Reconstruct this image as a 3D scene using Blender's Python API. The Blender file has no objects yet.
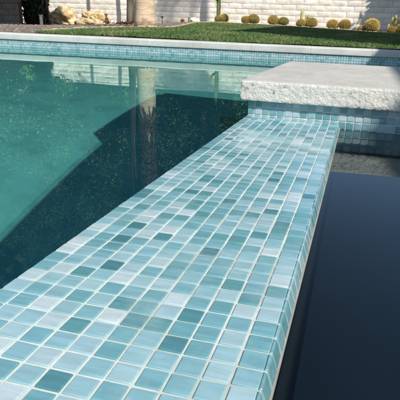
import bpy, math, random
from mathutils import Vector, Matrix, noise
random.seed(7)
T = 0.0254                      # one tile pitch (one inch) in metres; all plans below are in tile pitches
scn = bpy.context.scene
C = scn.collection
V = Vector
rnd = random.random
def U(a, b): return a + (b - a) * rnd()

# ------------------------------------------------------------------ materials
def mat(name, base=(.5, .5, .5), rough=.6, spec=.5, coat=0.0):
    m = bpy.data.materials.new(name); m.use_nodes = True
    b = m.node_tree.nodes['Principled BSDF']
    b.inputs['Base Color'].default_value = (*base, 1); b.inputs['Roughness'].default_value = rough
    b.inputs['Specular IOR Level'].default_value = spec; b.inputs['Coat Weight'].default_value = coat
    return m
class G:
    def __init__(s, m): s.m = m; s.t = m.node_tree; s.n = s.t.nodes; s.b = s.n.get('Principled BSDF')
    def node(s, typ, **k):
        x = s.n.new(typ)
        for a, v in k.items():
            if hasattr(x, a): setattr(x, a, v)
            else: x.inputs[a.replace('_', ' ')].default_value = v
        return x
    def link(s, a, b): s.t.links.new(a, b)
    def coord(s, scale=(1, 1, 1), kind='Object', rot=(0, 0, 0)):
        c = s.n.new('ShaderNodeTexCoord'); mp = s.n.new('ShaderNodeMapping')
        mp.inputs['Scale'].default_value = scale; mp.inputs['Rotation'].default_value = rot
        s.link(c.outputs[kind], mp.inputs[0]); return mp.outputs[0]
    def noise(s, vec, scale, detail=4, rough=.55, dist=0):
        x = s.n.new('ShaderNodeTexNoise'); s.link(vec, x.inputs['Vector'])
        x.inputs['Scale'].default_value = scale; x.inputs['Detail'].default_value = detail
        x.inputs['Roughness'].default_value = rough; x.inputs['Distortion'].default_value = dist
        return x.outputs['Fac']
    def ramp(s, fac, stops, interp='LINEAR'):
        r = s.n.new('ShaderNodeValToRGB'); s.link(fac, r.inputs[0]); e = r.color_ramp; e.interpolation = interp
        while len(e.elements) < len(stops): e.elements.new(.5)
        for q, (p, c) in zip(e.elements, stops): q.position = p; q.color = (*c, 1) if len(c) == 3 else c
        return r.outputs[0]
    def mix(s, fac, a, b, mode='MIX'):
        x = s.n.new('ShaderNodeMix'); x.data_type = 'RGBA'; x.blend_type = mode
        for sock, v in ((x.inputs[0], fac), (x.inputs[6], a), (x.inputs[7], b)):
            if isinstance(v, (int, float)): sock.default_value = v
            elif isinstance(v, tuple): sock.default_value = (*v, 1)
            else: s.link(v, sock)
        return x.outputs[2]
    def bump(s, h, strength, dist, to=None):
        x = s.n.new('ShaderNodeBump'); x.inputs['Strength'].default_value = strength; x.inputs['Distance'].default_value = dist
        s.link(h, x.inputs['Height']); s.link(x.outputs[0], (to or s.b).inputs['Normal']); return x
    def attr(s, name):
        a = s.n.new('ShaderNodeAttribute'); a.attribute_name = name; return a
def gray(v): return (v, v, v)

# glazed glass tile: colour picked per tile, fine streaks across it
def tile_mat(name, sat=1.0):
    m = mat(name, rough=.22, spec=.5, coat=.5); g = G(m)
    a = g.attr('tint'); sep = g.n.new('ShaderNodeSeparateColor'); g.link(a.outputs['Color'], sep.inputs[0])
    base = g.ramp(sep.outputs[0], [(0, (.40, .48, .505)), (.13, (.305, .42, .455)), (.3, (.215, .365, .41)), (.5, (.145, .31, .36)),
                                   (.68, (.115, .275, .31)), (.82, (.082, .225, .25)), (1, (.045, .15, .18))])
    # streaks run along the tile (stored second channel offsets them)
    comb = g.n.new('ShaderNodeCombineXYZ')
    m1 = g.n.new('ShaderNodeMath'); m1.operation = 'MULTIPLY'; m1.inputs[1].default_value = 37.0; g.link(sep.outputs[1], m1.inputs[0])
    for i in range(3): g.link(m1.outputs[0], comb.inputs[i])
    g.b.inputs['Coat Roughness'].default_value = .07; c = g.coord((15, 105, 105)); add = g.n.new('ShaderNodeVectorMath'); add.operation = 'ADD'
    g.link(c, add.inputs[0]); g.link(comb.outputs[0], add.inputs[1])
    st = g.noise(add.outputs[0], 1.0, 3, .6, .6)
    s2 = g.ramp(st, [(.33, gray(.84)), (.5, gray(1.0)), (.68, gray(1.18))])
    col = g.mix(.7, base, s2, 'MULTIPLY')
    c2 = g.coord((1, 1, 1)); cl = g.noise(c2, 30, 2)
    lime = g.ramp(g.noise(c2, 9, 5, .7), [(.5, gray(0)), (.72, gray(.16))])
    col = g.mix(lime, col, (.62, .70, .70))
    g.link(col, g.b.inputs['Base Color'])
    g.link(g.ramp(cl, [(.3, gray(.14)), (.7, gray(.34))]), g.b.inputs['Roughness'])
    g.bump(cl, .12, .002)
    return m
M = {}
M['tile'] = tile_mat('glass_mosaic')
def slab_mat():
    # low-sun light put into the colour: greyer weathered top, paler broken side faces
    m = mat('travertine_slab', (.5, .48, .44), .85, .3); g = G(m); co = g.coord()
    n = g.noise(co, 13, 8, .7); top = g.ramp(n, [(.28, (.41, .40, .37)), (.72, (.57, .555, .515))])
    blot = g.ramp(g.noise(co, 3.5, 6, .65), [(.42, gray(0)), (.62, gray(.65))]); top = g.mix(blot, top, (.39, .38, .35))
    speck = g.ramp(g.noise(co, 95, 3, .6), [(.30, gray(.45)), (.40, gray(0))]); top = g.mix(speck, top, (.24, .23, .21))
    side = g.ramp(g.noise(co, 24, 8, .75), [(.25, (.50, .49, .44)), (.6, (.68, .67, .615))])
    ps = g.ramp(g.noise(co, 42, 4, .6), [(.27, gray(.8)), (.36, gray(0))]); side = g.mix(ps, side, (.27, .26, .23))
    ge = g.n.new('ShaderNodeNewGeometry'); sp_ = g.n.new('ShaderNodeSeparateXYZ'); g.link(ge.outputs['True Normal'], sp_.inputs[0])
    g.link(g.mix(g.ramp(sp_.outputs[2], [(.55, gray(0)), (.85, gray(1))]), side, top), g.b.inputs['Base Color'])
    ad = g.n.new('ShaderNodeMath'); ad.operation = 'ADD'; g.link(g.noise(co, 45, 9, .75), ad.inputs[0]); g.link(g.noise(co, 150, 4, .6), ad.inputs[1])
    g.bump(ad.outputs[0], .8, .006); return m
def rough_mat(name, c1, c2, scale, rough=.85, bump=.5, dist=.01, detail=8, c3=None, scale2=None):
    m = mat(name, c1, rough, .3); g = G(m); co = g.coord()
    n = g.noise(co, scale, detail, .65); col = g.ramp(n, [(.3, c1), (.7, c2)])
    if c3:
        n2 = g.noise(co, scale2, 5, .6); col = g.mix(g.ramp(n2, [(.45, gray(0)), (.65, gray(1))]), col, c3)
    g.link(col, g.b.inputs['Base Color'])
    nb = g.noise(co, scale * 3, detail, .7); g.bump(nb, bump, dist)
    return m
M['grout'] = rough_mat('pale_grout', (.44, .49, .465), (.57, .60, .565), 90, bump=.5, dist=.001, c3=(.36, .40, .37), scale2=9)
M['grout_side'] = rough_mat('limed_grout', (.20, .195, .175), (.30, .29, .26), 60, bump=.6, dist=.002)
M['plaster'] = rough_mat('pool_plaster', (.11, .325, .335), (.13, .37, .38), 2.2, bump=.15, dist=.003, c3=(.09, .285, .295), scale2=5)
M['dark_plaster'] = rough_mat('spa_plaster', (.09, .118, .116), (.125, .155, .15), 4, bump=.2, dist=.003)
M['shade_dark_plaster'] = rough_mat('shade_dark_plaster', (.012, .018, .018), (.022, .03, .03), 6)  # shade painted in: near-black colour for the basin wall beside the spillway
M['slab_old'] = rough_mat('stone_plain', (.47, .455, .415), (.61, .59, .54), 16, bump=.9, dist=.004, c3=(.43, .415, .375), scale2=5)
M['slab'] = slab_mat()
M['coping'] = rough_mat('cast_coping', (.42, .44, .41), (.53, .54, .51), 7, bump=.3, dist=.003, c3=(.38, .38, .36), scale2=2.4)
M['deck'] = rough_mat('deck_concrete', (.36, .35, .32), (.44, .43, .40), 3, bump=.3, dist=.003)
M['soil'] = rough_mat('gravel_bed', (.13, .10, .085), (.26, .215, .18), 22, bump=1, dist=.02, c3=(.19, .155, .13), scale2=1.2)
M['ground'] = rough_mat('ground_soil', (.16, .12, .09), (.24, .19, .15), 4, bump=.6, dist=.02)
M['turf'] = rough_mat('turf_base', (.065, .085, .025), (.105, .13, .045), 9, bump=1, dist=.02, c3=(.09, .13, .03), scale2=1.1)
M['rock'] = rough_mat('tan_boulder', (.50, .37, .19), (.72, .60, .38), 3.2, bump=1, dist=.03, c3=(.42, .27, .12), scale2=4.5)
M['edging'] = rough_mat('edging_stone', (.34, .25, .15), (.48, .38, .25), 9, bump=.6, dist=.01)
M['pebble'] = rough_mat('pebble', (.10, .08, .065), (.25, .20, .165), 13, bump=.3, dist=.004)
M['mulch'] = rough_mat('red_mulch', (.06, .022, .018), (.14, .05, .035), 20, bump=1, dist=.01)
M['stone_white'] = rough_mat('pale_stone', (.62, .56, .42), (.74, .68, .54), 8, bump=.6, dist=.01)
M['iron'] = mat('dark_metal', (.03, .03, .032), .45); M['grey_post'] = rough_mat('grey_post', (.12, .12, .13), (.2, .2, .2), 12)
M['green_post'] = mat('green_stake', (.03, .07, .03), .6)
M['lens'] = mat('lamp_lens', (.6, .6, .55), .3)
M['red'] = mat('red_blossom', (.50, .10, .08), .7)
M['roof'] = rough_mat('roof_board', (.32, .27, .22), (.4, .34, .28), 3); M['stucco'] = rough_mat('house_stucco', (.45, .38, .3), (.55, .47, .38), 5)
def block_mat():
    m = mat('painted_block', (.8, .77, .7), .85, .25); g = G(m); a = g.attr('tint')
    sep = g.n.new('ShaderNodeSeparateColor'); g.link(a.outputs['Color'], sep.inputs[0])
    base = g.ramp(sep.outputs[0], [(0, (.74, .70, .62)), (.5, (.80, .765, .69)), (1, (.86, .83, .76))])
    co = g.coord(); n = g.noise(co, 2.2, 6, .7)
    col = g.mix(g.ramp(n, [(.46, gray(0)), (.70, gray(.7))]), base, (.58, .50, .40))
    g.link(col, g.b.inputs['Base Color']); g.bump(g.noise(co, 18, 6, .7), .6, .01); return m
M['block'] = block_mat(); M['shade_block'] = rough_mat('shade_dark_block', (.17, .15, .14), (.27, .24, .22), 5, bump=.8, dist=.01); M['mortar'] = rough_mat('mortar', (.62, .57, .49), (.72, .67, .59), 20)  # near wall's block colour darkened to deepen the shade on it
def leaf_mat(name, c1, c2, c3, rough=.5):
    m = mat(name, c1, rough, .4); g = G(m); a = g.attr('tint')
    sep = g.n.new('ShaderNodeSeparateColor'); g.link(a.outputs['Color'], sep.inputs[0])
    g.link(g.ramp(sep.outputs[0], [(0, c1), (.55, c2), (.93, c3), (1, tuple(v * k for v, k in zip(c3, (1.5, 1.05, 1))))]), g.b.inputs['Base Color'])
    g.b.inputs['Subsurface Weight'].default_value = 0
    return m
M['leaf'] = leaf_mat('broad_leaf', (.022, .055, .014), (.058, .122, .028), (.12, .20, .05))
M['leaf_dark'] = leaf_mat('dark_leaf', (.012, .022, .008), (.018, .032, .012), (.03, .05, .016))
M['leaf_pale'] = leaf_mat('pale_leaf', (.05, .10, .03), (.10, .17, .05), (.17, .25, .08))
M['leaf_bright'] = leaf_mat('bright_leaf', (.05, .12, .02), (.085, .19, .03), (.14, .26, .05))
M['grass'] = leaf_mat('grass_blade', (.05, .10, .025), (.085, .15, .04), (.18, .20, .08), .6)
M['bark'] = rough_mat('brown_bark', (.07, .05, .035), (.15, .11, .08), 6, bump=1, dist=.02)
M['bark_pale'] = rough_mat('pale_bark', (.38, .34, .27), (.55, .50, .41), 5, bump=.5, dist=.01)
def slender_mat():
    m = mat('slender_bark', (.4, .36, .3), .85, .2); g = G(m); c = g.n.new('ShaderNodeTexCoord'); sp_ = g.n.new('ShaderNodeSeparateXYZ'); g.link(c.outputs['Object'], sp_.inputs[0])
    n = g.noise(g.coord(), 5, 5); ad = g.n.new('ShaderNodeMath'); ad.operation = 'MULTIPLY_ADD'; ad.inputs[1].default_value = .5; g.link(n, ad.inputs[0]); g.link(sp_.outputs[2], ad.inputs[2])
    old = g.ramp(n, [(.3, (.36, .32, .25)), (.7, (.52, .47, .39))]); g.link(g.mix(g.ramp(ad.outputs[0], [(.0, gray(0)), (1, gray(1))]), old, (.035, .028, .02)), g.b.inputs['Base Color'])
    g.bump(n, .5, .01); return m
M['slender'] = slender_mat()
def palm_mat():
    m = mat('palm_trunk', (.5, .4, .28), .9, .2); g = G(m); co = g.coord((1, 1, 5)); n = g.noise(co, 4, 6, .7)
    co2 = g.coord((1, 1, 1)); n2 = g.noise(co2, 3.5, 5, .65)
    c = g.ramp(n, [(.3, (.40, .29, .19)), (.6, (.60, .48, .34))])
    c = g.mix(g.ramp(n2, [(.54, gray(0)), (.64, gray(.85))]), c, (.22, .13, .075))
    g.link(c, g.b.inputs['Base Color']); g.bump(n, .9, .02); return m
M['palm'] = palm_mat(); M['skirt'] = leaf_mat('dead_frond', (.035, .022, .015), (.07, .045, .028), (.13, .085, .05), .9)
def barrel_mat():
    m = mat('barrel_skin', (.2, .2, .06), .8, .2); g = G(m); co = g.coord(); n = g.noise(co, 20, 4)
    g.link(g.ramp(n, [(.35, (.10, .12, .03)), (.7, (.24, .20, .07))]), g.b.inputs['Base Color']); return m
M['barrel'] = barrel_mat()
M['spine'] = leaf_mat('gold_spine', (.40, .21, .05), (.60, .39, .09), (.74, .56, .20), .6)
M['cactus'] = rough_mat('cactus_skin', (.12, .15, .06), (.21, .235, .10), 10, bump=.5, dist=.01)
M['cactus_yellow'] = rough_mat('cactus_yellow', (.36, .32, .12), (.55, .47, .2), 12, bump=.5, dist=.01)

def water_mat(name, tint, bump=.05):
    m = bpy.data.materials.new(name); m.use_nodes = True; t = m.node_tree; t.nodes.clear(); g = G(m)
    out = t.nodes.new('ShaderNodeOutputMaterial')
    gl = t.nodes.new('ShaderNodeBsdfGlass'); gl.inputs['IOR'].default_value = 1.333; gl.inputs['Roughness'].default_value = 0
    gl.inputs['Color'].default_value = (*tint, 1)
    co = g.coord((1, 1, 1)); n = g.noise(co, 3.2, 2, .5, .3)
    g.bump(n, bump, .01, gl)
    t.links.new(gl.outputs[0], out.inputs[0]); return m
M['pool_water'] = water_mat('pool_water', (.78, .98, .945), .045)
M['spa_water'] = water_mat('spa_water', (.80, .90, .93), .05)

# ------------------------------------------------------------------ mesh helpers
class MB:
    """collects geometry in tile-pitch world units; build() links ONE mesh object"""
    def __init__(s): s.v = []; s.f = []; s.c = []; s.sm = []
    def add(s, vs, fs, tint=None, smooth=False):
        o = len(s.v); s.v += [tuple(p) for p in vs]
        for f in fs: s.f.append(tuple(i + o for i in f)); s.c.append(tint or (.5, .5, .5)); s.sm.append(smooth)
    def box(s, x0, x1, y0, y1, z0, z1, tint=None, bev=0):
        vs = [(x, y, z) for x in (x0, x1) for y in (y0, y1) for z in (z0, z1)]
        s.add(vs, [(0, 1, 3, 2), (4, 6, 7, 5), (0, 4, 5, 1), (2, 3, 7, 6), (0, 2, 6, 4), (1, 5, 7, 3)], tint)
    def tube(s, pts, rads, seg=10, tint=None, cap=True, smooth=True, rough=0.0):
        rings = []; o = len(s.v); n = len(pts)
        for i, p in enumerate(pts):
            p = V(p); d = (V(pts[min(i + 1, n - 1)]) - V(pts[max(i - 1, 0)])).normalized()
            a = d.orthogonal() if abs(d.z) < .9 else V((1, 0, 0)); a = (a - d * a.dot(d)).normalized(); b = d.cross(a)
            for k in range(seg):
                t = 2 * math.pi * k / seg; r = rads[i] * (1 + (rough * noise.noise(V((p.x * .1 + math.cos(t) * 1.5, p.y * .1 + math.sin(t) * 1.5, p.z * .15))) if rough else 0))
                s.v.append(tuple(p + (a * math.cos(t) + b * math.sin(t)) * r))
        for i in range(n - 1):
            for k in range(seg):
                q = (k + 1) % seg
                s.f.append((o + i * seg + k, o + i * seg + q, o + (i + 1) * seg + q, o + (i + 1) * seg + k)); s.c.append(tint or (.5,) * 3); s.sm.append(smooth)
        if cap:
            s.f.append(tuple(o + k for k in range(seg))[::-1]); s.c.append(tint or (.5,) * 3); s.sm.append(False)
            s.f.append(tuple(o + (n - 1) * seg + k for k in range(seg))); s.c.append(tint or (.5,) * 3); s.sm.append(False)
    def build(s, name, m, parent=None, origin=None):
        me = bpy.data.meshes.new(name)
        ox, oy, oz = origin if origin else (parent.get('_o', (0, 0, 0)) if parent else (0, 0, 0))
        me.from_pydata([((x - ox) * T, (y - oy) * T, (z - oz) * T) for x, y, z in s.v], [], s.f)
        me.polygons.foreach_set('use_smooth', s.sm)
        ca = me.color_attributes.new('tint', 'FLOAT_COLOR', 'CORNER')
        buf = []
        for f, c in zip(s.f, s.c):
            buf += [c[0], c[1], c[2], 1.0] * len(f)
        ca.data.foreach_set('color', buf)
        me.materials.append(m); me.update()
        o = bpy.data.objects.new(name, me); C.objects.link(o)
        if parent: o.parent = parent
        elif origin: o.location = (ox * T, oy * T, oz * T)
        return o
def tag(o, label=None, cat=None, group=None, kind=None):
    if label: o['label'] = label
    if cat: o['category'] = cat
    if group: o['group'] = group
    if kind: o['kind'] = kind
    return o
def thing(name, at, label, cat, group=None):
    o = bpy.data.objects.new(name, None); C.objects.link(o); o.empty_display_size = .1
    o.location = V(at) * T; o['_o'] = tuple(float(a) for a in at)
    return tag(o, label, cat, group)
def fresh_copy(root, at, label, group=None, rot=0, scale=1):
    r = root.copy(); C.objects.link(r); r.location = V(at) * T; r.rotation_euler = (0, 0, rot); r.scale = (scale,) * 3 if not isinstance(scale, tuple) else scale
    r['label'] = label
    if group: r['group'] = group
    for ch in list(root.children):
        c = ch.copy(); C.objects.link(c); c.parent = r
    return r

# a mosaic of single glass tiles: origin O, axes A and B (unit), normal N
def mosaic(mb, O, A, B, N, na, nb, fine=False, bias=0.0, skip=None, h=.07, half=.441, tones=None):
    O, A, B, N = V(O), V(A), V(B), V(N)
    for j in range(nb):
        for i in range(na):
            if skip and skip(i, j): continue
            r = rnd()
            # mostly light and mid blues, some white, some teal
            tnt = (U(0, .14) if r < .14 else U(.2, .7) if r < .84 else U(.7, 1)) if not tones else tones(r)
            c = (min(max(tnt + bias, 0), 1), rnd(), rnd())
            ctr = O + A * (i + .5) + B * (j + .5) + A * U(-.012, .012) + B * U(-.012, .012)
            tx, ty = U(-.018, .018), U(-.018, .018); w = half * U(.985, 1.012)
            def ring(hw, z, rad, seg):
                out = []
                for sx, sy, a0 in ((1, 1, 0), (-1, 1, 90), (-1, -1, 180), (1, -1, 270)):
                    for k in range(seg):
                        t = math.radians(a0 + 90 * (k / (seg - 1) if seg > 1 else .5))
                        px = sx * (hw - rad) + rad * math.cos(t); py = sy * (hw - rad) + rad * math.sin(t)
                        out.append(ctr + A * px + B * py + N * (z + tx * px + ty * py))
                return out
            if fine: rs = [ring(w, -.03, .028, 3), ring(w, h - .035, .028, 3), ring(w - .012, h - .012, .026, 3), ring(w - .034, h, .024, 3)]; n = 12
            else: rs = [ring(w, -.03, .04, 1), ring(w - .004, h - .03, .04, 1), ring(w - .035, h, .04, 1)]; n = 4
            vs = [p for r_ in rs for p in r_]; fs = []
            flip = A.cross(B).dot(N) < 0
            for q in range(len(rs) - 1):
                for k in range(n):
                    f = (q * n + k, q * n + (k + 1) % n, (q + 1) * n + (k + 1) % n, (q + 1) * n + k); fs.append(f[::-1] if flip else f)
            top = tuple((len(rs) - 1) * n + k for k in range(n)); 
            mb.add(vs, fs, c, True); o = len(mb.v) - len(vs)
            mb.f.append(tuple(i2 + o for i2 in (top[::-1] if flip else top))); mb.c.append(c); mb.sm.append(False)
WL = -.8          # water level

# ------------------------------------------------------------------ spillway (tiled dam)
SX0, SX1, SY0, SY1 = -12, 0, -30, 52
sp = thing('tiled_spillway', (-6, 11, WL), 'long blue and white glass mosaic dam wall running away between pool and dark spa', 'spillway')
mb = MB(); mb.box(-11.93, -.1, SY0, SY1 + .1, -.7, -.02); mb.box(-9, .04, SY0, SY1 + .1, -60, -.7); mb.box(.05, .345, SY0, SY1 + .1, -60, WL + .02)
core = mb.build('concrete_core', M['grout_side'], sp)
mb = MB(); mb.box(-11.97, -.05, SY0, SY1 + .1, -.35, 0.0)
mb.build('grout_bed', M['grout'], sp)
mb = MB(); mosaic(mb, (-12, SY0, 0), (1, 0, 0), (0, 1, 0), (0, 0, 1), 12, SY1 - SY0, fine=True)
mb.build('top_tiles', M['tile'], sp)
def arc(r, a0=2, n=9):
    return [(-.015 + r * math.sin(math.radians(t)), -.31 + r * math.cos(math.radians(t))) for t in [a0 + (90 - a0) * k / n for k in range(n + 1)]]
mb = MB()      # rounded edge tiles along the spa side
for j in range(SY0, SY1):
    c = (U(.05, .75), rnd(), rnd()); e = U(-.012, .012); g1 = U(-.01, .012); top = [(-.02, -.03), (-.012, .045 + g1), (.0, .062 + g1), (.05, .06 + g1), (.075, .048 + g1), (.092, .02), (.115 + e, -.04), (.20 + e, -.32), (.295 + e, -.63), (.27, -.66)]
    low = [(x - .055, z - .05) for x, z in top]
    rows_ = [(j + .058, low), (j + .064, [(x - .012, z - .012) for x, z in top]), (j + .085, top), (j + .915, top), (j + .936, [(x - .012, z - .012) for x, z in top]), (j + .942, low)]
    m_ = len(top); vs = [(x, y, z) for y, pr_ in rows_ for x, z in pr_]
    fs = [(q * m_ + k, q * m_ + k + 1, (q + 1) * m_ + k + 1, (q + 1) * m_ + k)[::-1] for q in range(len(rows_) - 1) for k in range(m_ - 1)]
    fs += [(q * m_, (q + 1) * m_, (q + 1) * m_ , q * m_) for q in []]
    mb.add(vs, fs, c, False)
mb.build('edge_tiles', M['tile'], sp)
mb = MB(); prof = [(-.08, -.01), (.0, .012), (.04, .008), (.07, -.04), (.15, -.32), (.255, -.66)]
mb.add([(x, y, z) for (x, z) in prof for y in (SY0, SY1 + .1)], [(2 * k, 2 * k + 1, 2 * k + 3, 2 * k + 2)[::-1] for k in range(len(prof) - 1)], None, True)
mb.build('edge_grout', M['grout'], sp)
mb = MB(); prof = [(.24, -.64), (.30, -.66), (.335, -.69), (.36, -.75), (.37, -.95)]
mb.add([(x, y, z) for (x, z) in prof for y in (SY0, SY1 + .1)], [(2 * k, 2 * k + 1, 2 * k + 3, 2 * k + 2)[::-1] for k in range(len(prof) - 1)], None, True)
mb.build('limed_ledge', M['grout_side'], sp)
mb = MB(); mosaic(mb, (-12, SY1, -.1), (0, -1, 0), (0, 0, -1), (-1, 0, 0), SY1 - SY0, 1)
mb.build('pool_side_tiles', M['tile'], sp)

# ------------------------------------------------------------------ tiled wall under the slab
bw = thing('tiled_divider_wall', (50, 74, WL), 'vertical mosaic wall under the rough stone slab, rising from the dark spa water', 'wall')
mb = MB(); mb.box(-11.9, 150, 52.1, 96, -60, 2.1); mb.build('concrete_core', M['grout'], bw)
mb = MB(); mosaic(mb, (-12, 52.1, 2.2), (1, 0, 0), (0, 0, -1), (0, -1, 0), 70, 6, fine=False, tones=lambda r: U(0, .1) if r < .22 else U(.2, .9))
mosaic(mb, (-11.9, 96, 2.2), (0, -1, 0), (0, 0, -1), (-1, 0, 0), 43, 4)
mosaic(mb, (90, 96, 2.2), (-1, 0, 0), (0, 0, -1), (0, 1, 0), 101, 6)
mb.build('wall_tiles', M['tile'], bw)

# ------------------------------------------------------------------ rough stone slab coping
def slab(mb, x0, x1, y0, y1, z0, z1, res, amp, res_x=None):
    rx = res_x or res; nx = max(2, int((x1 - x0) / rx)); ny = max(2, int((y1 - y0) / res)); nz = max(2, int((z1 - z0) / .2))
    cx, cy, cz = (x0 + x1) / 2, (y0 + y1) / 2, (z0 + z1) / 2; R = .30
    def disp(p):
        p = V(p); q = V((min(max(p.x, x0 + R), x1 - R), min(max(p.y, y0 + R), y1 - R), min(max(p.z, z0 + R), z1 - R)))
        d = p - q
        n = d.normalized() if d.length > 1e-6 else V((0, 0, 1))
        p = q + n * R
        side = 1 - abs(n.z) * .94
        a = noise.fractal(p * .5, 1.0, 2.0, 3) * .10 + noise.fractal(p * 2.6, .65, 2.0, 4) * .15
        pit = noise.noise(p * 3.1 + V((9, 4, 2))); a -= max(0, pit - .45) * 1.0
        return tuple(p + n * a * amp * side)
    def grid(f, n1, n2, flip):
        o = [disp(f(i / n1, j / n2)) for j in range(n2 + 1) for i in range(n1 + 1)]
        fs = [(j * (n1 + 1) + i, j * (n1 + 1) + i + 1, (j + 1) * (n1 + 1) + i + 1, (j + 1) * (n1 + 1) + i) for j in range(n2) for i in range(n1)]
        mb.add(o, [q[::-1] for q in fs] if flip else fs, None, True)
    L = lambda a, b, t: a + (b - a) * t
    grid(lambda a, b: (L(x0, x1, a), L(y0, y1, b), z1), nx, ny, False)
    grid(lambda a, b: (L(x0, x1, a), L(y0, y1, b), z0), nx, 4, True)
    grid(lambda a, b: (L(x0, x1, a), y0, L(z0, z1, b)), nx, nz, False)
    grid(lambda a, b: (L(x0, x1, a), y1, L(z0, z1, b)), nx, nz, True)
    grid(lambda a, b: (x0, L(y0, y1, a), L(z0, z1, b)), ny, nz, True)
    grid(lambda a, b: (x1, L(y0, y1, a), L(z0, z1, b)), ny, nz, False)
mb = MB(); slab(mb, -12.9, 44, 51.15, 97.5, 2.04, 4.72, .5, .75, .22)
tag(mb.build('coping_slab', M['slab'], None, (15, 74, 2.2)), 'thick rough pale stone slab with chipped edges capping the tiled wall across the spillway end', 'slab')
mb = MB(); slab(mb, 44.15, 150, 51.15, 97.5, 2.04, 4.72, 1.5, .8)
tag(mb.build('coping_slab', M['slab'], None, (97, 74, 2.2)), 'second rough stone slab continuing right of the chipped one, beyond the picture edge', 'slab')

# ------------------------------------------------------------------ pool: far wall line is slightly turned
FS = .12
def fy(x): return 190.5 + FS * (x + 85) * .75         # pool-side face of the far wall
PX0, PX1, PY0 = -330, 150, -90
pool = thing('swimming_pool', (-120, 60, -60), 'large swimming pool with teal plaster floor, light mosaic band and pale coping', 'pool')
mb = MB()
N = 24
xs = [PX0 + (PX1 - PX0) * k / N for k in range(N + 1)]
def quad(mb, a, b, c, d): mb.add([a, b, c, d], [(0, 1, 2, 3)])
FLZ = -60
mb.add([(PX0, PY0, FLZ), (PX1, PY0, FLZ), (PX1, fy(PX1), FLZ), (PX0, fy(PX0), FLZ)], [(0, 1, 2, 3)])
quad(mb, (PX0, fy(PX0), FLZ), (PX1, fy(PX1), FLZ), (PX1, fy(PX1), 2.2), (PX0, fy(PX0), 2.2))
quad(mb, (PX0, PY0, FLZ), (PX0, fy(PX0), FLZ), (PX0, fy(PX0), 2.2), (PX0, PY0, 2.2))
quad(mb, (PX1, PY0, FLZ), (PX1, fy(PX1), FLZ), (PX1, fy(PX1), 4.4), (PX1, PY0, 4.4))
quad(mb, (PX0, PY0, FLZ), (PX1, PY0, FLZ), (PX1, PY0, 4.4), (PX0, PY0, 4.4))
# set-back dam face, and a hidden box added to notch the floor shadow
mb.box(-9.2, -9.02, PY0, 52, FLZ, -1.0)
mb.box(-16.8, -12.1, 56, 96, FLZ, -2.3); mb.box(-12.1, PX1, 96.1, 96.25, FLZ, -6.2)
shell = mb.build('plaster_shell', M['plaster'], pool)
mb = MB(); dv = V((1, FS * .75, 0)).normalized()
n = int((150 + 255) / 1)
mosaic(mb, (-255, fy(-255) - .02, 2.15), dv, (0, 0, -1), (dv.y, -dv.x, 0), n, 6, half=.44, tones=lambda r: U(0, .12) if r < .55 else U(.12, .36) if r < .94 else U(.4, .7))
mb.build('waterline_tiles', M['tile'], pool)
mb = MB()
for k in range(20):                                    # cast coping stones butted along the far edge
    x0 = -330 + 24 * k; x1 = x0 + 23.93; W = 13.2
    pr = [(-.4, 2.15), (-.62, 2.4), (-.65, 3.2), (-.62, 4.4), (-.4, 4.75), (0, 4.86), (W - 1.2, 4.9), (W, 4.82), (W, 2.0)]
    vs = []
    for x in (x0, x1):
        for (yy, z) in pr: vs.append((x, fy(x) + yy, z))
    n_ = len(pr); fs = [(q, q + n_, q + 1 + n_, q + 1) for q in range(n_ - 1)] + [tuple(range(n_)), tuple(range(2 * n_ - 1, n_ - 1, -1))]
    mb.add(vs, fs)
mb.build('coping', M['coping'], pool)
mb = MB(); quad(mb, (-330, fy(-330) + .15, 2.3), (150, fy(150) + .15, 2.3), (150, fy(150) + .15, 4.6), (-330, fy(-330) + .15, 4.6)); mb.build('coping_joint', M['mortar'], pool)
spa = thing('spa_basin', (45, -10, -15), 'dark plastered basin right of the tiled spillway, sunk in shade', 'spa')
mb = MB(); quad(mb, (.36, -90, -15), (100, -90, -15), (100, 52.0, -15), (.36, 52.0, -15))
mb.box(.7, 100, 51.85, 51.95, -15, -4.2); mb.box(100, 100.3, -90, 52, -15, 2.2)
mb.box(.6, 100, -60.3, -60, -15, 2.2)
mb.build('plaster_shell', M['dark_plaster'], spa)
mb = MB(); mb.box(.35, .42, -90, 51.84, -14.9, -.9); mb.build('side_wall', M['shade_dark_plaster'], spa)
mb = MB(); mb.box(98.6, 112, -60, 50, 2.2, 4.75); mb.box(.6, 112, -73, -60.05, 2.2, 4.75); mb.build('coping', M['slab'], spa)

# water sheets
def water(name, rects, m):
    """a sheet of even square-ish cells"""
    vid = {}; vs = []; fs = []
    def vv(x, y):
        k = (round(x, 2), round(y, 2))
        if k not in vid: vid[k] = len(vs); vs.append((x, y, WL))
        return vid[k]
    for xs_, y0f, y1f, ny in rects:
        for a, b in zip(xs_, xs_[1:]):
            for j in range(ny):
                q = lambda x, t: vv(x, y0f(x) + (y1f(x) - y0f(x)) * t / ny)
                fs.append((q(a, j), q(b, j), q(b, j + 1), q(a, j + 1)))
    mb = MB(); mb.add(vs, fs, None, True)
    o = mb.build(name, m); tag(o, kind='structure'); o.cycles.is_caustics_caster = True; return o
def lin(a, b, n): return [a + (b - a) * k / n for k in range(n + 1)]
K = lambda v: (lambda x: v)
XL, XR = lin(PX0, -11.96, 16), lin(-11.96, PX1, 8); XM = [-11.96, -9.05]
water('pool_water', [(XL, K(PY0), K(96.02), 9), (XM, K(PY0), K(51.9), 6), (XL, K(96.02), fy, 5), (XR, K(96.02), fy, 5)], M['pool_water'])
water('spa_water', [(lin(.3, 100, 5), K(-60), K(52.05), 6)], M['spa_water'])

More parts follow.
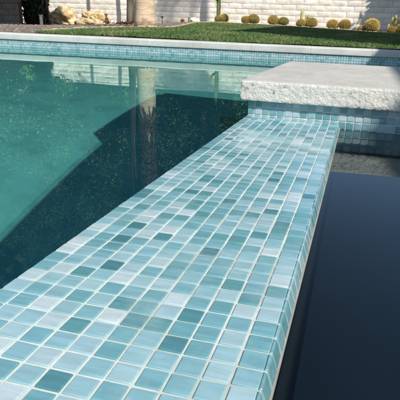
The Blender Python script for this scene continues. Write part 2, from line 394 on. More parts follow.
# ------------------------------------------------------------------ ground
def interp(x, pts):
    if x <= pts[0][0]: return pts[0][1]
    for (a, u), (b, v) in zip(pts, pts[1:]):
        if x <= b: t = (x - a) / (b - a); return u + (v - u) * t
    return pts[-1][1]
def gz(x, y):
    """lawn and bed rise gently from the coping to the block wall"""
    a = (x - 2) / (y + 13) if y > 100 else x / 300
    zw = interp(a, [(-.8, 5.2), (-.66, 5.8), (-.557, 8.1), (-.466, 10.2), (-.38, 13.5), (-.319, 16.0), (-.28, 16.3), (-.12, 14.4), (.063, 11.2), (.3, 8)])
    p = interp(a, [(-.46, .42), (-.30, 1.0)])
    y0 = fy(x) + 13.2; t = min(max((y - y0) / (585 - y0), 0), 1)
    return 4.74 + (zw - 4.74) * t ** p
far_x = [-6000, -1500, -800, -560, -470] + [-440 + 12 * k for k in range(62)] + [330, 500, 1000, 6000]
mb = MB(); rows = []
steps = [0] + [((k + 1) / 34) ** 1.2 for k in range(34)]
for t in steps: rows.append([(x, fy(max(min(x, 150), -330)) + 13.1 + t * (620 - fy(max(min(x, 150), -330)) - 13.1)) for x in far_x])
rows.append([(x, 1200) for x in far_x]); rows.append([(x, 8000) for x in far_x])
nx = len(far_x); vs = [(x, y, gz(x, y) + (.5 * noise.noise(V((x * .05, y * .05, 0))) if 240 < y < 900 else 0)) for r in rows for (x, y) in r]
mb.add(vs, [(j * nx + i, j * nx + i + 1, (j + 1) * nx + i + 1, (j + 1) * nx + i) for j in range(len(rows) - 1) for i in range(nx - 1)], None, True)
# the same sheet goes on around the pool: left, right and behind
def q4(x0, x1, y0, y1, z=4.4): mb.add([(x0, y0, z), (x1, y0, z), (x1, y1, z), (x0, y1, z)], [(0, 1, 2, 3)])
q4(-6000, -330.1, -6000, fy(-330) + 13.1); q4(150.3, 6000, -6000, fy(150) + 13.1); q4(-330.1, 150.3, -6000, -90.2)
tag(mb.build('ground', M['soil']), kind='structure')
mb = MB(); mb.box(112.2, 420, -420, 204, 2, 4.72); mb.box(-330, 112.2, -420, -90.3, 2, 4.72)
tag(mb.build('patio_paving', M['deck']), kind='structure')

LAWN = [(-146, fy(-146) + 13.4), (-152, 215), (-158, 240), (-160, 275), (-150, 292), (-134, 300), (-124, 310), (-127, 335), (-150, 430), (-160, 480), (-158, 505), (-146, 528), (-100, 548), (0, 553), (240, 556), (240, fy(150) + 13.4), (150, fy(150) + 13.4)]
def inside(x, y, P=LAWN):
    c = False; j = len(P) - 1
    for i in range(len(P)):
        if (P[i][1] > y) != (P[j][1] > y) and x < (P[j][0] - P[i][0]) * (y - P[i][1]) / (P[j][1] - P[i][1]) + P[i][0]: c = not c
        j = i
    return c
mb = MB(); S = 4.0; idx = {}
import bmesh
bm = bmesh.new()
# lawn sheet: grid cells whose centre is on the lawn
nxg = int(430 / S); nyg = int(360 / S)
def gv(i, j):
    if (i, j) not in idx:
        x, y = -190 + i * S, 203 + j * S
        y = max(y, fy(min(x, 150)) + 13.22)
        idx[(i, j)] = bm.verts.new((x * T, y * T, (gz(x, y) + .55 + .45 * noise.noise(V((x * .07, y * .07, 3)))) * T))
    return idx[(i, j)]
for i in range(nxg):
    for j in range(nyg):
        x, y = -190 + (i + .5) * S, 203 + (j + .5) * S
        if inside(x, max(y, fy(min(x, 150)) + 14.2)) and y + S > fy(min(x, 150)) + 13.6:
            vv = [gv(i, j), gv(i + 1, j), gv(i + 1, j + 1), gv(i, j + 1)]
            try: bm.faces.new(vv)
            except Exception: pass
bm.normal_update(); me = bpy.data.meshes.new('lawn'); bm.to_mesh(me); bm.free(); me.materials.append(M['turf'])
lawn = bpy.data.objects.new('lawn', me); C.objects.link(lawn); tag(lawn, kind='structure')
mb = MB(); cnt = 0
while cnt < 120000:
    x = U(-188, 60); y = 200 + 354 * rnd() ** 1.4
    if not inside(x, y): continue
    cnt += 1; z = gz(x, y) + .3; h = U(.5, 1.25); a = U(0, math.pi); w = U(.08, .16) * (1 + y / 700); lx, ly = U(-.7, .7), U(-.7, .7)
    dx, dy = math.cos(a) * w, math.sin(a) * w; c = (min(1, max(0, .42 + .8 * noise.noise(V((x * .06, y * .03, 7))) + .3 * noise.noise(V((x * .2, y * .2, 1))) + U(-.4, .4))), 0, 0)
    mb.add([(x - dx, y - dy, z), (x + dx, y + dy, z), (x + lx + dx * .3, y + ly + dy * .3, z + h), (x + lx - dx * .3, y + ly - dy * .3, z + h)], [(0, 1, 2, 3)], c)
tag(mb.build('grass', M['grass']), 'short green lawn grass between the pool coping and gravel bed', 'grass', kind='stuff')
# loose gravel on the bed
mb = MB(); cnt = 0
while cnt < 5000:
    x, y = U(-440, 60), U(206, 582)
    if inside(x, y) or y < fy(x) + 15 : continue
    cnt += 1; z = gz(x, y) + .1; r = U(.3, .9) if rnd() < .93 else U(1, 1.6); vs = []
    for p in ((1, 0, 0), (0, 1, 0), (-1, 0, 0), (0, -1, 0), (0, 0, .75), (0, 0, -.5)): vs.append((x + p[0] * r * U(.7, 1.2), y + p[1] * r * U(.7, 1.2), z + p[2] * r * U(.7, 1.2)))
    mb.add(vs, [(0, 1, 4), (1, 2, 4), (2, 3, 4), (3, 0, 4)], (rnd(), 0, 0))
tag(mb.build('gravel', M['pebble']), 'loose brown gravel scattered over the planting bed before the block wall', 'gravel', kind='stuff')
# stone edging between lawn and bed
mb = MB(); path = [(-152, 215), (-158, 240), (-160, 275), (-150, 292), (-134, 300), (-124, 311), (-127, 335), (-138, 382), (-150, 430), (-160, 480), (-157, 505), (-145, 528), (-100, 549.5), (-40, 553), (20, 554)]
pts = []
for (a, b) in zip(path, path[1:]):
    n = max(1, int(math.dist(a, b) / 5))
    for k in range(n): t = k / n; pts.append((a[0] + (b[0] - a[0]) * t, a[1] + (b[1] - a[1]) * t))
for k in range(len(pts) - 1):
    a, b = pts[k], pts[k + 1]; m_ = ((a[0] + b[0]) / 2, (a[1] + b[1]) / 2); z = gz(*m_)
    d = V((b[0] - a[0], b[1] - a[1], 0)); l = d.length * .46; d.normalize(); nn = V((-d.y, d.x, 0)); h = U(1.2, 1.9); w = U(.9, 1.3); tp = .75
    c = V((m_[0], m_[1], z - .4)); vs = [c + d * sx * l * s + nn * sy * w * s + V((0, 0, hz)) for hz, s in ((0, 1), (h, 1), (h + .4, tp)) for sx, sy in ((-1, -1), (1, -1), (1, 1), (-1, 1))]
    fs = [(q * 4 + e, q * 4 + (e + 1) % 4, q * 4 + 4 + (e + 1) % 4, q * 4 + 4 + e) for q in range(2) for e in range(4)] + [(8, 9, 10, 11)]
    mb.add(vs, fs)
tag(mb.build('lawn_edging', M['edging'], None, (-140, 400, gz(-140, 400))), 'curved row of tan edging stones dividing lawn from gravel bed', 'edging')

# ------------------------------------------------------------------ block walls
def block_wall(name, x0, x1, y, zb, ztop, label, depth=6, m='block', mm='mortar'):
    w = thing(name, ((x0 + x1) / 2, y, zb), label, 'wall')
    mb = MB(); nrow = int((ztop - zb) / 6); 
    for r in range(nrow):
        off = 8 if r % 2 else 0; x = x0 - off
        while x < x1:
            a, b = max(x, x0) + .22, min(x + 16, x1) - .22
            if b - a > 1:
                z0, z1 = zb + r * 6 + .22, zb + r * 6 + 5.78; c = (rnd(), rnd(), 0); na = max(2, int((b - a) / 2.6)); nb_ = 3; g_ = []
                sag = U(-.18, .22)
                for j in range(nb_ + 1):
                    for i in range(na + 1):
                        edge = i in (0, na) or j in (0, nb_)
                        px = a + (b - a) * i / na; pz = z0 + (z1 - z0) * j / nb_
                        g_.append((px + U(-.08, .08), y - (0 if edge else .30) - sag - U(0, .16), pz + U(-.1, .1)))
                o = len(g_); fs = [(j * (na + 1) + i, j * (na + 1) + i + 1, (j + 1) * (na + 1) + i + 1, (j + 1) * (na + 1) + i) for j in range(nb_) for i in range(na)]
                # returns into the joint
                rim = [i for i in range(na + 1)] + [(j) * (na + 1) + na for j in range(1, nb_ + 1)] + [nb_ * (na + 1) + i for i in range(na - 1, -1, -1)] + [j * (na + 1) for j in range(nb_ - 1, 0, -1)]
                bk = [(g_[i][0], y + .6, g_[i][2]) for i in rim]; L = len(rim)
                fs += [(rim[(q + 1) % L], rim[q], o + q, o + (q + 1) % L) for q in range(L)]
                mb.add(g_ + bk, fs, c, False)
            x += 16
    mb.build('block_courses', M[m], w)
    mb = MB(); mb.box(x0 + .1, x1 - .1, y + .28, y + depth, zb - 14, zb + nrow * 6 - .1); mb.build('mortar_core', M[mm], w)
    mb = MB(); x = x0
    while x < x1:
        mb.box(x + .1, min(x + 16, x1) - .1, y - .7, y + depth + .7, zb + nrow * 6, zb + nrow * 6 + 2.4); x += 16
    mb.build('cap_course', M[m], w)
    return w
block_wall('block_wall', -452, 420, 590, 2, 66, 'long sunlit cream slump block wall behind the cacti and palm')
block_wall('block_wall', -700, -352, 470, 2, 60, 'nearer shaded block wall section at the far left corner, dark grey in shadow', m='shade_block', mm='bark')
# ------------------------------------------------------------------ plants
def leaf(mb, p, L, W, c, up=.3):
    d = V((U(-1, 1), U(-1, 1), U(-1, 1) * .8 + up)).normalized(); s = d.cross(V((U(-1, 1), U(-1, 1), U(-1, 1)))).normalized() * W
    p = V(p); m_ = p + d * L * .5 + V((0, 0, .1 * L))
    mb.add([p, m_ + s, p + d * L, m_ - s], [(0, 1, 2, 3)], c)
def crown(mb, clumps, n, L, W, tone=(.0, 1.0)):
    wts = [c[3] ** 2 for c in clumps]
    for (cx, cy, cz, r, sq) in random.choices(clumps, wts, k=n):
        # leaves thicken towards the outside of each clump
        d = V((random.gauss(0, 1), random.gauss(0, 1), random.gauss(0, 1))).normalized(); rr = r * (rnd() ** .45) * (1 + .3 * noise.noise(d * 2 + V((cx, cy, cz)) * .1))
        p = (cx + d.x * rr, cy + d.y * rr, cz + d.z * rr * sq)
        t = U(*tone) * .6 + .4 * U(*tone)
        leaf(mb, p, L * U(.6, 1.3), W * U(.7, 1.2), (t, rnd(), 0))
def make_tree(x, y, h, R, label, m, n=9000, base=None, nclump=56, L=3.3, W=1.25, trunk_r=7, group=None, bark='bark', low=.32, name='broadleaf_tree', cat='tree'):
    zb = base if base is not None else gz(x, y)
    t = thing(name, (x, y, zb), label, cat, group)
    mb = MB(); top = V((x + U(-6, 6), y + U(-6, 6), zb + h * .62)); mid = V((x + U(-3, 3), y, zb + h * .3))
    mb.tube([(x, y, zb - 3), (x, y, zb + 2), mid, top], [trunk_r * 1.25, trunk_r, trunk_r * .8, trunk_r * .4], 10, rough=.3)
    cl = []
    for k in range(nclump):
        a = U(0, 6.283); rr = R * math.sqrt(rnd()) * .85; zz = zb + h * U(low, .93); taper = math.sqrt(max(.08, 1 - ((zz - zb) / h - .55) ** 2 * 3.2))
        c = (x + math.cos(a) * rr * taper, y + math.sin(a) * rr * taper, zz, R * U(.2, .36), U(.65, .95)); cl.append(c)
        if k % 3 == 0:
            s = mid.lerp(top, rnd()); mb.tube([s, s.lerp(V(c[:3]), .5) + V((0, 0, 4)), c[:3]], [trunk_r * .35, trunk_r * .2, trunk_r * .07], 6, cap=False)
    mb.build('trunk', M[bark], t); mb = MB(); crown(mb, cl, n, L, W); mb.build('crown', M[m], t)
    return t
GB = 'trees growing beyond the block wall'
make_tree(-610, 690, 402, 106, 'dense green tree beyond the wall, farthest left of the trees mirrored in the pool', 'leaf', 34000, group=GB, base=8, low=.1)
make_tree(-500, 740, 463, 123, 'tallest dark green tree beyond the wall, mirrored above the shaded wall corner', 'leaf', 40800, group=GB, base=8, low=.1)
make_tree(-385, 670, 366, 100, 'pale olive green tree beyond the wall, mirrored below the two boulders', 'leaf_pale', 34000, group=GB, base=8, low=.1)
make_tree(-290, 720, 488, 117, 'tall green tree beyond the wall directly behind the palm trunk', 'leaf', 40800, group=GB, base=8, low=.1)
make_tree(-205, 660, 353, 89, 'lower leafy tree beyond the wall just right of the palm trunk', 'leaf_pale', 34000, group=GB, base=8, low=.1)
make_tree(-178, 720, 439, 106, 'broad green tree beyond the wall behind the first barrel cacti', 'leaf', 37400, group=GB, base=8, low=.1)
# continuous screening hedge just behind the wall top
mb = MB(); cl = []
hedge = thing('screening_hedge', (-330, 625, 8), 'ragged green hedge standing just behind the block wall, seen mirrored in the pool', 'hedge')
for k in range(64): cl.append((-700 + 10 * k + U(-4, 4), 625 + U(-8, 8), 8 + U(14, 88), U(14, 26), U(.9, 1.5)))
crown(mb, cl, 56000, 3.4, 1.1, (.0, .9)); mb.build('foliage', M['leaf'], hedge)
mb = MB()
for k in range(40): x = -700 + 16 * k + U(-3, 3); mb.tube([(x, 625, 5), (x + U(-4, 4), 625, 70)], [1.6, .6], 6)
mb.build('stems', M['bark'], hedge)

# the mass of planting farther back that closes the gaps
mb = MB(); cl = []
for k in range(800): x = U(-1150, 30); cl.append((x, 850 + U(-30, 30), U(20, 560 if x < -110 else 110), U(30, 52), U(.8, 1.2)))
crown(mb, cl, 125000, 14, 8, (.0, .7))
tag(mb.build('treeline', M['leaf']), 'dense far mass of dark green foliage beyond the block wall, mirrored in the pool', 'trees', kind='stuff')
# tree whose crown shades the left corner, with one bright spray dipping into the top of the frame
t = thing('shade_tree', (-395, 440, 5), 'leaning tree whose bright leafy spray dips into the top left corner', 'tree')
mb = MB(); mb.tube([(-395, 440, 2), (-392, 440, 8), (-372, 436, 55), (-330, 430, 95)], [10, 8, 6, 3], 10, rough=.3)
for e in ((-310, 415, 80), (-320, 450, 100), (-365, 400, 90), (-296, 398, 45)): mb.tube([(-360, 434, 70), (V((-360, 434, 70)).lerp(V(e), .6) + V((0, 0, 6))), e], [3, 2, .6], 6, cap=False)
mb.build('trunk', M['bark'], t)
cl = [(-300 + U(-104, 18), 430 + U(-40, 30), U(52, 122), U(13, 24), .8) for _ in range(74)]
mb = MB(); crown(mb, cl, 52000, 3.4, 1.2); mb.build('crown', M['leaf'], t)
mb = MB(); crown(mb, [(-296, 398, 28.5, 4.5, .8), (-299, 399, 33, 5, 1.0), (-295, 400, 37, 5, 1)], 200, 2.8, .8, (.3, 1)); mb.build('hanging_spray', M['leaf_bright'], t)

# dense dark shrub in the wall corner
t = thing('dark_shrub', (-338, 500, 6), 'tall dense dark shrub filling the shaded gap between the two walls', 'shrub')
mb = MB()
for k in range(9): x = U(-356, -340); mb.tube([(x, U(490, 510), 3), (x + U(-3, 1), 500, 48)], [1.8, .7], 6)
mb.build('stems', M['bark'], t); mb = MB()
cl = [(U(-366, -349) + (1 - k / 90) * 6 * rnd(), U(492, 514), 7 + k * .62, U(5, 8), 1) for k in range(90)]
crown(mb, cl, 34000, 3.6, 1.5); mb.build('foliage', M['leaf_dark'], t)

# palm trunk with a full crown of fronds high above the frame
def frond(mb, o, az, el, L, c0, droop=1.0):
    p = V(o); pts = []; d = V((math.cos(az) * math.cos(el), math.sin(az) * math.cos(el), math.sin(el)))
    n = 12
    for k in range(n + 1): pts.append(p.copy()); p += d * L / n; d.z -= .11 * droop; d.normalize()
    for k in range(2, n + 1):
        w = L * .28 * math.sin(math.pi * (k / n) * .85 + .2); dd = (pts[k] - pts[k - 1]).normalized(); s = dd.cross(V((0, 0, 1))).normalized()
        for sg in (-1, 1):
            for e in (0, .5):
                a = pts[k - 1].lerp(pts[k], e); tip = a + s * sg * w + dd * w * .6 - V((0, 0, w * .35)); q = dd * L * .018
                mb.add([a - q, a + q, tip + q * .2, tip - q * .2], [(0, 1, 2, 3)], (U(.2, 1), 0, 0))
    mb.tube(pts, [1.1 * (1 - k / (n + 3)) for k in range(n + 1)], 4, cap=False, tint=(.7, 0, 0))
def palm(x, y, h, r, label, zb=None, nf=34, L=62, flare=1.5):
    zb = zb if zb is not None else gz(x, y); t = thing('palm_tree', (x, y, zb), label, 'palm tree')
    mb = MB(); P = []; R = []
    nn = 60
    for k in range(nn + 1):
        s = k / nn; P.append((x + 4 * math.sin(s * 2), y, zb - 3 + h * s)); R.append(r * (1 + (flare - 1) * math.exp(-s * h / 22)) * (1 - .25 * s) * (1.03 if k % 2 else .98))
    mb.tube(P, R, 20, rough=.16); mb.build('trunk', M['palm'], t)
    if flare < 1.4:                                       # shag of old brown leaf bases higher up the trunk
        mb = MB()
        for k in range(12000):
            a = U(0, 6.283); h_ = U(62, h * .94) if k > 6000 else 52 + 135 * rnd() ** .8; p = V((x + 4 * math.sin(h_ / h * 2), y, zb + h_)); n_ = V((math.cos(a), math.sin(a), 0)); q = p + n_ * r * .82
            L_ = U(5, 12); e = q + n_ * U(.5, 3.2) + V((0, 0, -L_)); sd_ = V((-n_.y, n_.x, 0)) * U(.7, 1.6)
            mb.add([q - sd_, q + sd_, e + sd_ * .3, e - sd_ * .3], [(0, 1, 2, 3)], (rnd(), 0, 0))
        mb.build('dead_frond_skirt', M['skirt'], t)
    mb = MB(); top = P[-1]
    for k in range(nf): frond(mb, top, k * 2.4, U(-.5, 1.2), L * U(.85, 1.1), 0)
    mb.build('crown', M['leaf'], t); return t
palm(-168, 375, 480, 7.0, 'thick tan palm trunk standing in the gravel bed near the lawn curve', flare=1.32)
palm(94, 342, 474, 2.9, 'very tall slim palm right of the picture whose fronds shadow the sunlit wall', L=54, nf=34)
def thin(x, y, r, h, label, m):
    zb = gz(x, y); t = thing('slender_tree', (x, y, zb), label, 'tree')
    mb = MB(); pts = [(x + 1.2 * math.sin(k * .7), y, zb - 2 + h * k / 10) for k in range(11)]; mb.tube(pts, [r * (1.15 - .085 * k) for k in range(11)], 10, rough=.2); mb.build('trunk', M[m], t)
    mb = MB(); cl = [(x + U(-22, 22), y + U(-16, 16), zb + h + U(-20, 30), U(8, 15), .9) for _ in range(16)]; crown(mb, cl, 2500, 4, 1.2); mb.build('crown', M['leaf_pale'], t)
thin(-244, 508, 2.9, 225, 'thin whitish trunk just left of the thick palm trunk', 'slender')
thin(-266, 562, 2.2, 180, 'slim dark trunk half hidden behind the thick palm trunk', 'bark')
make_tree(134, 525, 175, 56, 'leafy tree past the right edge that throws dappled shade on the wall', 'leaf', 9000, base=8, nclump=34, low=.2, L=6, W=2)

# boulders
def boulder(at, sx, sy, sz, seed, label, holes):
    bm = bmesh.new(); bmesh.ops.create_icosphere(bm, subdivisions=5, radius=1)
    for v in bm.verts:
        p = v.co.copy(); q = p + V((seed, 0, 0)); a = .42 * noise.fractal(q * 1.1, 1, 2, 3) + .10 * noise.fractal(q * 4, .85, 2, 5) + .20 * abs(noise.noise(q * 2.3)) - .09 * max(0, .12 - abs(noise.noise(q * 1.3 + V((4, 1, 2))))) / .12
        r = 1 + a
        for (hx, hy, hz, hr, hd) in holes:
            d = (p - V((hx, hy, hz)).normalized()).length
            if d < hr: r -= hd * (1 - (d / hr) ** 2)
        p = p * r; p.z = max(p.z, -.55); v.co = (p.x * sx * T, p.y * sy * T, (p.z * sz) * T)
    me = bpy.data.meshes.new('boulder'); bm.to_mesh(me); bm.free(); me.polygons.foreach_set('use_smooth', [True] * len(me.polygons)); me.materials.append(M['rock'])
    o = bpy.data.objects.new('boulder', me); C.objects.link(o); o.location = V(at) * T; tag(o, label, 'boulder', 'tan boulders in the gravel bed'); return o
boulder((-351, 553, 13.5), 16, 11, 12.5, 3.1, 'tan boulder with a dark hollow in its face, left of the pair', [(.25, -1, -.25, .45, .75), (.55, -1, -.45, .3, .5)])
boulder((-309, 555, 13), 17, 11, 10, 8.7, 'lumpier lower boulder with a smooth right side, beside the hollow one', [(-.9, -.6, .2, .4, .3)])

# barrel cacti
def make_barrel(label):
    t = thing('barrel_cactus', (0, 0, 0), label, 'cactus', 'golden barrel cacti along the wall')
    mb = MB(); nr = 22; nl = 11; vs = []
    for j in range(nl + 1):
        ph = -.9 + (math.pi / 2 + .9) * j / nl
        for k in range(nr * 2):
            a = math.pi * k / nr; rb = 5 * (1 if k % 2 else .9) * math.cos(ph) ** .85 if j < nl else .2
            vs.append((rb * math.cos(a), rb * math.sin(a), 4.2 + 4.3 * math.sin(ph)))
    n2 = nr * 2; mb.add(vs, [(j * n2 + k, j * n2 + (k + 1) % n2, (j + 1) * n2 + (k + 1) % n2, (j + 1) * n2 + k) for j in range(nl) for k in range(n2)], None, False)
    mb.build('body', M['barrel'], t); mb = MB()
    for j in range(13):
        ph = -.55 + (math.pi / 2 + .5) * j / 13
        for k in range(nr):
            a = 2 * math.pi * (k + .5) / nr; nrm = V((math.cos(a) * math.cos(ph), math.sin(a) * math.cos(ph), math.sin(ph))); r0 = V((5 * math.cos(a) * max(math.cos(ph), 0) ** .85, 5 * math.sin(a) * max(math.cos(ph), 0) ** .85, 4.2 + 4.3 * math.sin(ph)))
            for q in range(7):
                d = (nrm + V((U(-.9, .9), U(-.9, .9), U(-.7, .9)))).normalized(); s = d.orthogonal().normalized() * .11
                mb.add([r0 - s, r0 + s, r0 + d * U(.8, 1.5)], [(0, 1, 2)], (U(0, 1) * .6 + .4 * j / 13, 0, 0))
    mb.build('spines', M['spine'], t); return t
specs = [(-153.5, 562, 1.05, 'barrel cactus touching the tall columnar cactus, its right companion'), (-159.5, 560, .72, 'smallest barrel cactus at the foot of the tall columnar cactus'),
         (-128.4, 563, .92, 'smaller dark sided barrel of the tight pair right of the columnar cactus'), (-120, 565, 1.25, 'larger barrel of the tight pair, golden on top'),
         (-98, 565, 1.12, 'greener round barrel cactus of the spaced pair at mid wall'), (-85.7, 565, 1.08, 'browner round barrel cactus of the spaced pair at mid wall'),
         (-66.5, 561, .95, 'barrel cactus crowded in front of the small column cluster'), (-55, 564, 1.22, 'barrel cactus just right of the small column cluster'),
         (-32.7, 565, 1.18, 'evenly round barrel cactus, left one of the pair standing clear at right of the wall'), (-19.8, 564, 1.2, 'barrel cactus with reddish top, right one of the pair standing clear'),
         (-2, 566, .72, 'little barrel cactus tucked against the biggest one'), (8.8, 564, 1.42, 'biggest barrel cactus, at the edge of the tree shade on the wall'),
         (30, 562, .95, 'barrel cactus before the yellow columns at the right edge'), (38, 560, .85, 'barrel cactus cut by the right picture edge')]
b0 = make_barrel(specs[0][3])
for i, (x, y, s, lab) in enumerate(specs):
    at = (x, y, gz(x, y) + .2)
    sc = (s, s, s * U(.9, 1.02))
    if i == 0: b0.location = V(at) * T; b0.scale = sc
    else:
        q = fresh_copy(b0, at, lab, rot=U(0, 6), scale=(s * U(.94, 1.08), s * U(.94, 1.08), s * U(.86, 1.08))); q.rotation_euler = (U(-.12, .14), U(-.12, .12), q.rotation_euler[2])
for o in bpy.data.objects:
    pass
def column(mb, pts, r, ribs=9):
    n = len(pts); vs = []; k2 = ribs * 2
    for i, p in enumerate(pts):
        rr = r if i < n - 2 else (r * .8 if i == n - 2 else r * .25)
        for k in range(k2): a = math.pi * k / ribs; q = rr * (1 if k % 2 else .78); vs.append((p[0] + q * math.cos(a), p[1] + q * math.sin(a), p[2]))
    mb.add(vs, [(j * k2 + k, j * k2 + (k + 1) % k2, (j + 1) * k2 + (k + 1) % k2, (j + 1) * k2 + k) for j in range(n - 1) for k in range(k2)] + [tuple((n - 1) * k2 + k for k in range(k2))])
def col_cactus(x, y, stems, label, m):
    z = gz(x, y); t = thing('columnar_cactus', (x, y, z), label, 'cactus', 'columnar cacti along the wall')
    for (dx, dy, h, r, lean) in stems:
        mb = MB(); column(mb, [(x + dx + lean * h * k / 10, y + dy, z - 1 + h * k / 10) for k in range(11)], r); mb.build('stem', M[m], t)
    return t
cc = col_cactus(-161.5, 567, [(0, 0, 62, 2.4, 0)], 'tall columnar cactus reaching out of frame above the lawn bend', 'cactus')
z = gz(-161.5, 567)
mb = MB(); mb.tube([(-161.5, 565, z + 23), (-164.5, 561, z + 25), (-165.8, 559.5, z + 28), (-166, 559, z + 33)], [1.5, 1.6, 1.6, 1.0], 9); mb.build('arm', M['cactus'], cc)
col_cactus(-66, 569, [(-1, 0, 19.5, 1.6, .0), (2.5, 2, 15, 1.3, .12), (5.5, 1, 15, 1.4, .1), (-4, 1, 9, 1.2, -.1), (1, -1, 10, 1.2, 0)], 'cluster of short upright columns between the barrel cacti at mid wall', 'cactus_yellow')
col_cactus(32, 568, [(0, 0, 20, 1.4, 0), (3, 1, 17, 1.3, .05), (-3, 1, 18, 1.3, 0), (6, 1, 20, 1.4, .03), (-5.5, 0, 11, 1.2, -.08), (9, 0, 15, 1.3, 0)], 'yellow cactus columns at the right edge of the wall', 'cactus_yellow')

# small garden things
z = gz(-309, 445); t = thing('grey_post', (-309, 445, z), 'short grey post in the gravel before the dark shrub', 'post')
mb = MB(); mb.box(-310, -308, 444, 446, z - 2, z + 9); mb.build('shaft', M['grey_post'], t); mb = MB(); mb.box(-310.3, -307.7, 443.7, 446.3, z + 9, z + 9.8); mb.build('cap', M['grey_post'], t)
z = gz(-219, 540); t = thing('path_light', (-219, 540, z), 'small black garden light in the gravel right of the palm', 'garden light')
mb = MB(); mb.tube([(-219, 540, z - 1), (-219, 540, z + 5)], [.5, .4], 8); mb.build('stake', M['iron'], t)
mb = MB(); mb.tube([(-219, 540, z + 4.6), (-219, 540, z + 6.4)], [1.1, 1.2], 10); mb.build('lens', M['lens'], t)
mb = MB(); mb.tube([(-219, 540, z + 6.4), (-219, 540, z + 7), (-219, 540, z + 7.8)], [2.4, 2.0, .5], 12); mb.build('cap', M['iron'], t)
z = gz(-199, 573); t = thing('green_stake', (-199, 573, z), 'short dark green irrigation stake against the wall base', 'stake')
mb = MB(); mb.tube([(-199, 573, z - 1), (-199, 573, z + 4.5)], [.7, .7], 8); mb.build('pipe', M['green_post'], t); mb = MB(); mb.tube([(-199, 573, z + 4.5), (-199, 573, z + 5.3)], [1.0, .8], 8); mb.build('nozzle', M['iron'], t)
z = gz(-203, 562); t = thing('flowering_plant', (-203, 562, z), 'tiny plant with red blossoms at the foot of the wall', 'plant')
mb = MB(); crown(mb, [(-203, 562, z + 1.4, 2.6, .6)], 90, 1.6, .5); mb.build('leaves', M['leaf_pale'], t); mb = MB(); crown(mb, [(-203, 561, z + 2.6, 2.2, .5)], 90, 1.1, .6); mb.build('blossoms', M['red'], t)
z = gz(-190, 572)
bm = bmesh.new(); bmesh.ops.create_icosphere(bm, subdivisions=3, radius=1)
for v in bm.verts: p = v.co * (1 + .3 * noise.noise(v.co * 1.5)); v.co = (p.x * 6 * T, p.y * 4 * T, max(p.z, -.3) * 3.2 * (1.1 - .4 * p.x) * T)
me = bpy.data.meshes.new('pale_rock'); bm.to_mesh(me); bm.free(); me.materials.append(M['stone_white']); o = bpy.data.objects.new('pale_rock', me); C.objects.link(o); o.location = (-190 * T, 570 * T, (z + 1) * T)
tag(o, 'small pale wedge of rock beside the green stake', 'rock')
# mulch patch with low stems by the palm
mb = MB()
for k in range(900):
    x, y = random.gauss(-236, 6), random.gauss(488, 7); zz = gz(x, y) + U(0, 2.0); leaf(mb, (x, y, zz), U(1.2, 3), U(.3, .7), (rnd(), 0, 0), 0)
tag(mb.build('mulch', M['mulch']), 'dark reddish bark mulch heaped at the foot of the thin white trunk', 'mulch', kind='stuff')

# ------------------------------------------------------------------ unseen house and patio cover, added right of the pool to cast shade
t = thing('shade_roof', (250, -120, 4.7), 'unseen flat roof on posts, added right of the spa to shade it', 'patio cover')
mb = MB(); mb.box(117.4, 420, -400, 117, 147, 151); mb.build('roof', M['roof'], t)
for (x, y) in ((124, 108), (124, -80), (124, -240), (124, -390)):
    mb = MB(); mb.box(x - 3, x + 3, y - 3, y + 3, 4.7, 147); mb.build('post', M['roof'], t)
t = thing('shade_house', (260, 248, 4.7), 'unseen two storey tan stucco house, added right of the lawn to shade it', 'house')
mb = MB(); mb.box(140, 400, 130, 345, 3, 290); mb.build('wall', M['stucco'], t)
mb = MB(); mb.box(134, 406, 124, 351, 290, 297); mb.build('roof', M['roof'], t)
for zz in (45, 175):
    for yy in (165, 238, 308):
        mb = MB(); mb.box(139.6, 140.5, yy - 18, yy + 18, zz, zz + 60); wn = mb.build('window', M['iron'], t)
        mb = MB()
        for y0, y1, z0, z1 in ((-19, 19, -2, 0), (-19, 19, 60, 62), (-20, -18, -2, 62), (18, 20, -2, 62), (-.8, .8, 0, 60)): mb.box(138.6, 139.7, yy + y0, yy + y1, zz + z0, zz + z1)
        f = mb.build('frame', M['coping'], None); f.parent = wn
        me_ = f.data
        for v in me_.vertices: v.co -= V((260, 248, 4.7)) * T

# caustic receivers: the sun is refracted down onto the plaster through the water
for o in bpy.data.objects:
    if o.type == 'MESH' and o.parent and o.parent.name.split('.')[0] in ('swimming_pool', 'spa_basin', 'tiled_spillway', 'tiled_divider_wall'):
        o.cycles.is_caustics_receiver = True
    if '_o' in o: del o['_o']

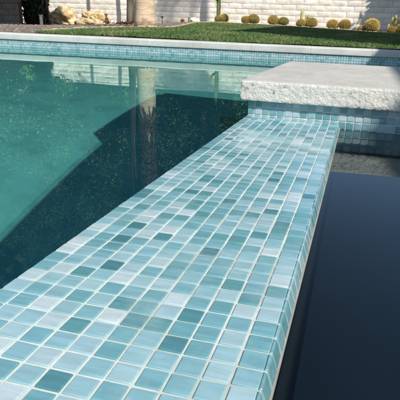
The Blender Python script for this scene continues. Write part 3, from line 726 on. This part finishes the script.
# ------------------------------------------------------------------ light, sky, camera
EL = math.radians(45); hd = V((.75, -.66, 0)).normalized()
sd = V((hd.x * math.cos(EL), hd.y * math.cos(EL), math.sin(EL)))
sl = bpy.data.lights.new('sun', 'SUN'); sl.energy = 4.2; sl.angle = math.radians(.53); sl.color = (1, .945, .86); sl.cycles.is_caustics_light = True
so = bpy.data.objects.new('sun', sl); C.objects.link(so); so.rotation_euler = sd.to_track_quat('Z', 'Y').to_euler()
w = bpy.data.worlds.new('World'); scn.world = w; w.use_nodes = True; nt = w.node_tree
bg = nt.nodes['Background']; sk = nt.nodes.new('ShaderNodeTexSky'); sk.sky_type = 'NISHITA'; sk.sun_disc = False
sk.sun_elevation = EL; sk.sun_rotation = math.atan2(hd.x, hd.y); sk.air_density = 1.0; sk.dust_density = .6; sk.ozone_density = 1.5
nt.links.new(sk.outputs[0], bg.inputs[0]); bg.inputs[1].default_value = .105

yaw, pitch, roll = -.2411, .3379, .0409
d = V((math.sin(yaw) * math.cos(pitch), math.cos(yaw) * math.cos(pitch), -math.sin(pitch)))
r = V((math.cos(yaw), -math.sin(yaw), 0)); u = r.cross(d)
r2 = r * math.cos(roll) + u * math.sin(roll); u2 = -r * math.sin(roll) + u * math.cos(roll)
cd = bpy.data.cameras.new('camera'); cam = bpy.data.objects.new('camera', cd); C.objects.link(cam); scn.camera = cam
mw = Matrix((r2, u2, -d)).transposed().to_4x4(); mw.translation = V((1.9146, -12.9816, 11.0688)) * T; cam.matrix_world = mw
cd.sensor_width = 36; cd.lens = 494.92 / 400 * 36; cd.shift_x = -28.53 / 400; cd.shift_y = 1.17 / 400; cd.clip_start = .01; cd.clip_end = 1000

scn.render.engine = 'CYCLES'
cy = scn.cycles; cy.use_denoising = True; cy.max_bounces = 10; cy.transmission_bounces = 6; cy.caustics_refractive = True; cy.caustics_reflective = False
cy.filter_width = 2.1; cy.sample_clamp_indirect = 6; cy.use_adaptive_sampling = True; cy.adaptive_threshold = .015
vs_ = scn.view_settings; vs_.view_transform = 'Standard'; vs_.look = 'None'; vs_.exposure = .6; vs_.gamma = 1; vs_.use_curve_mapping = False
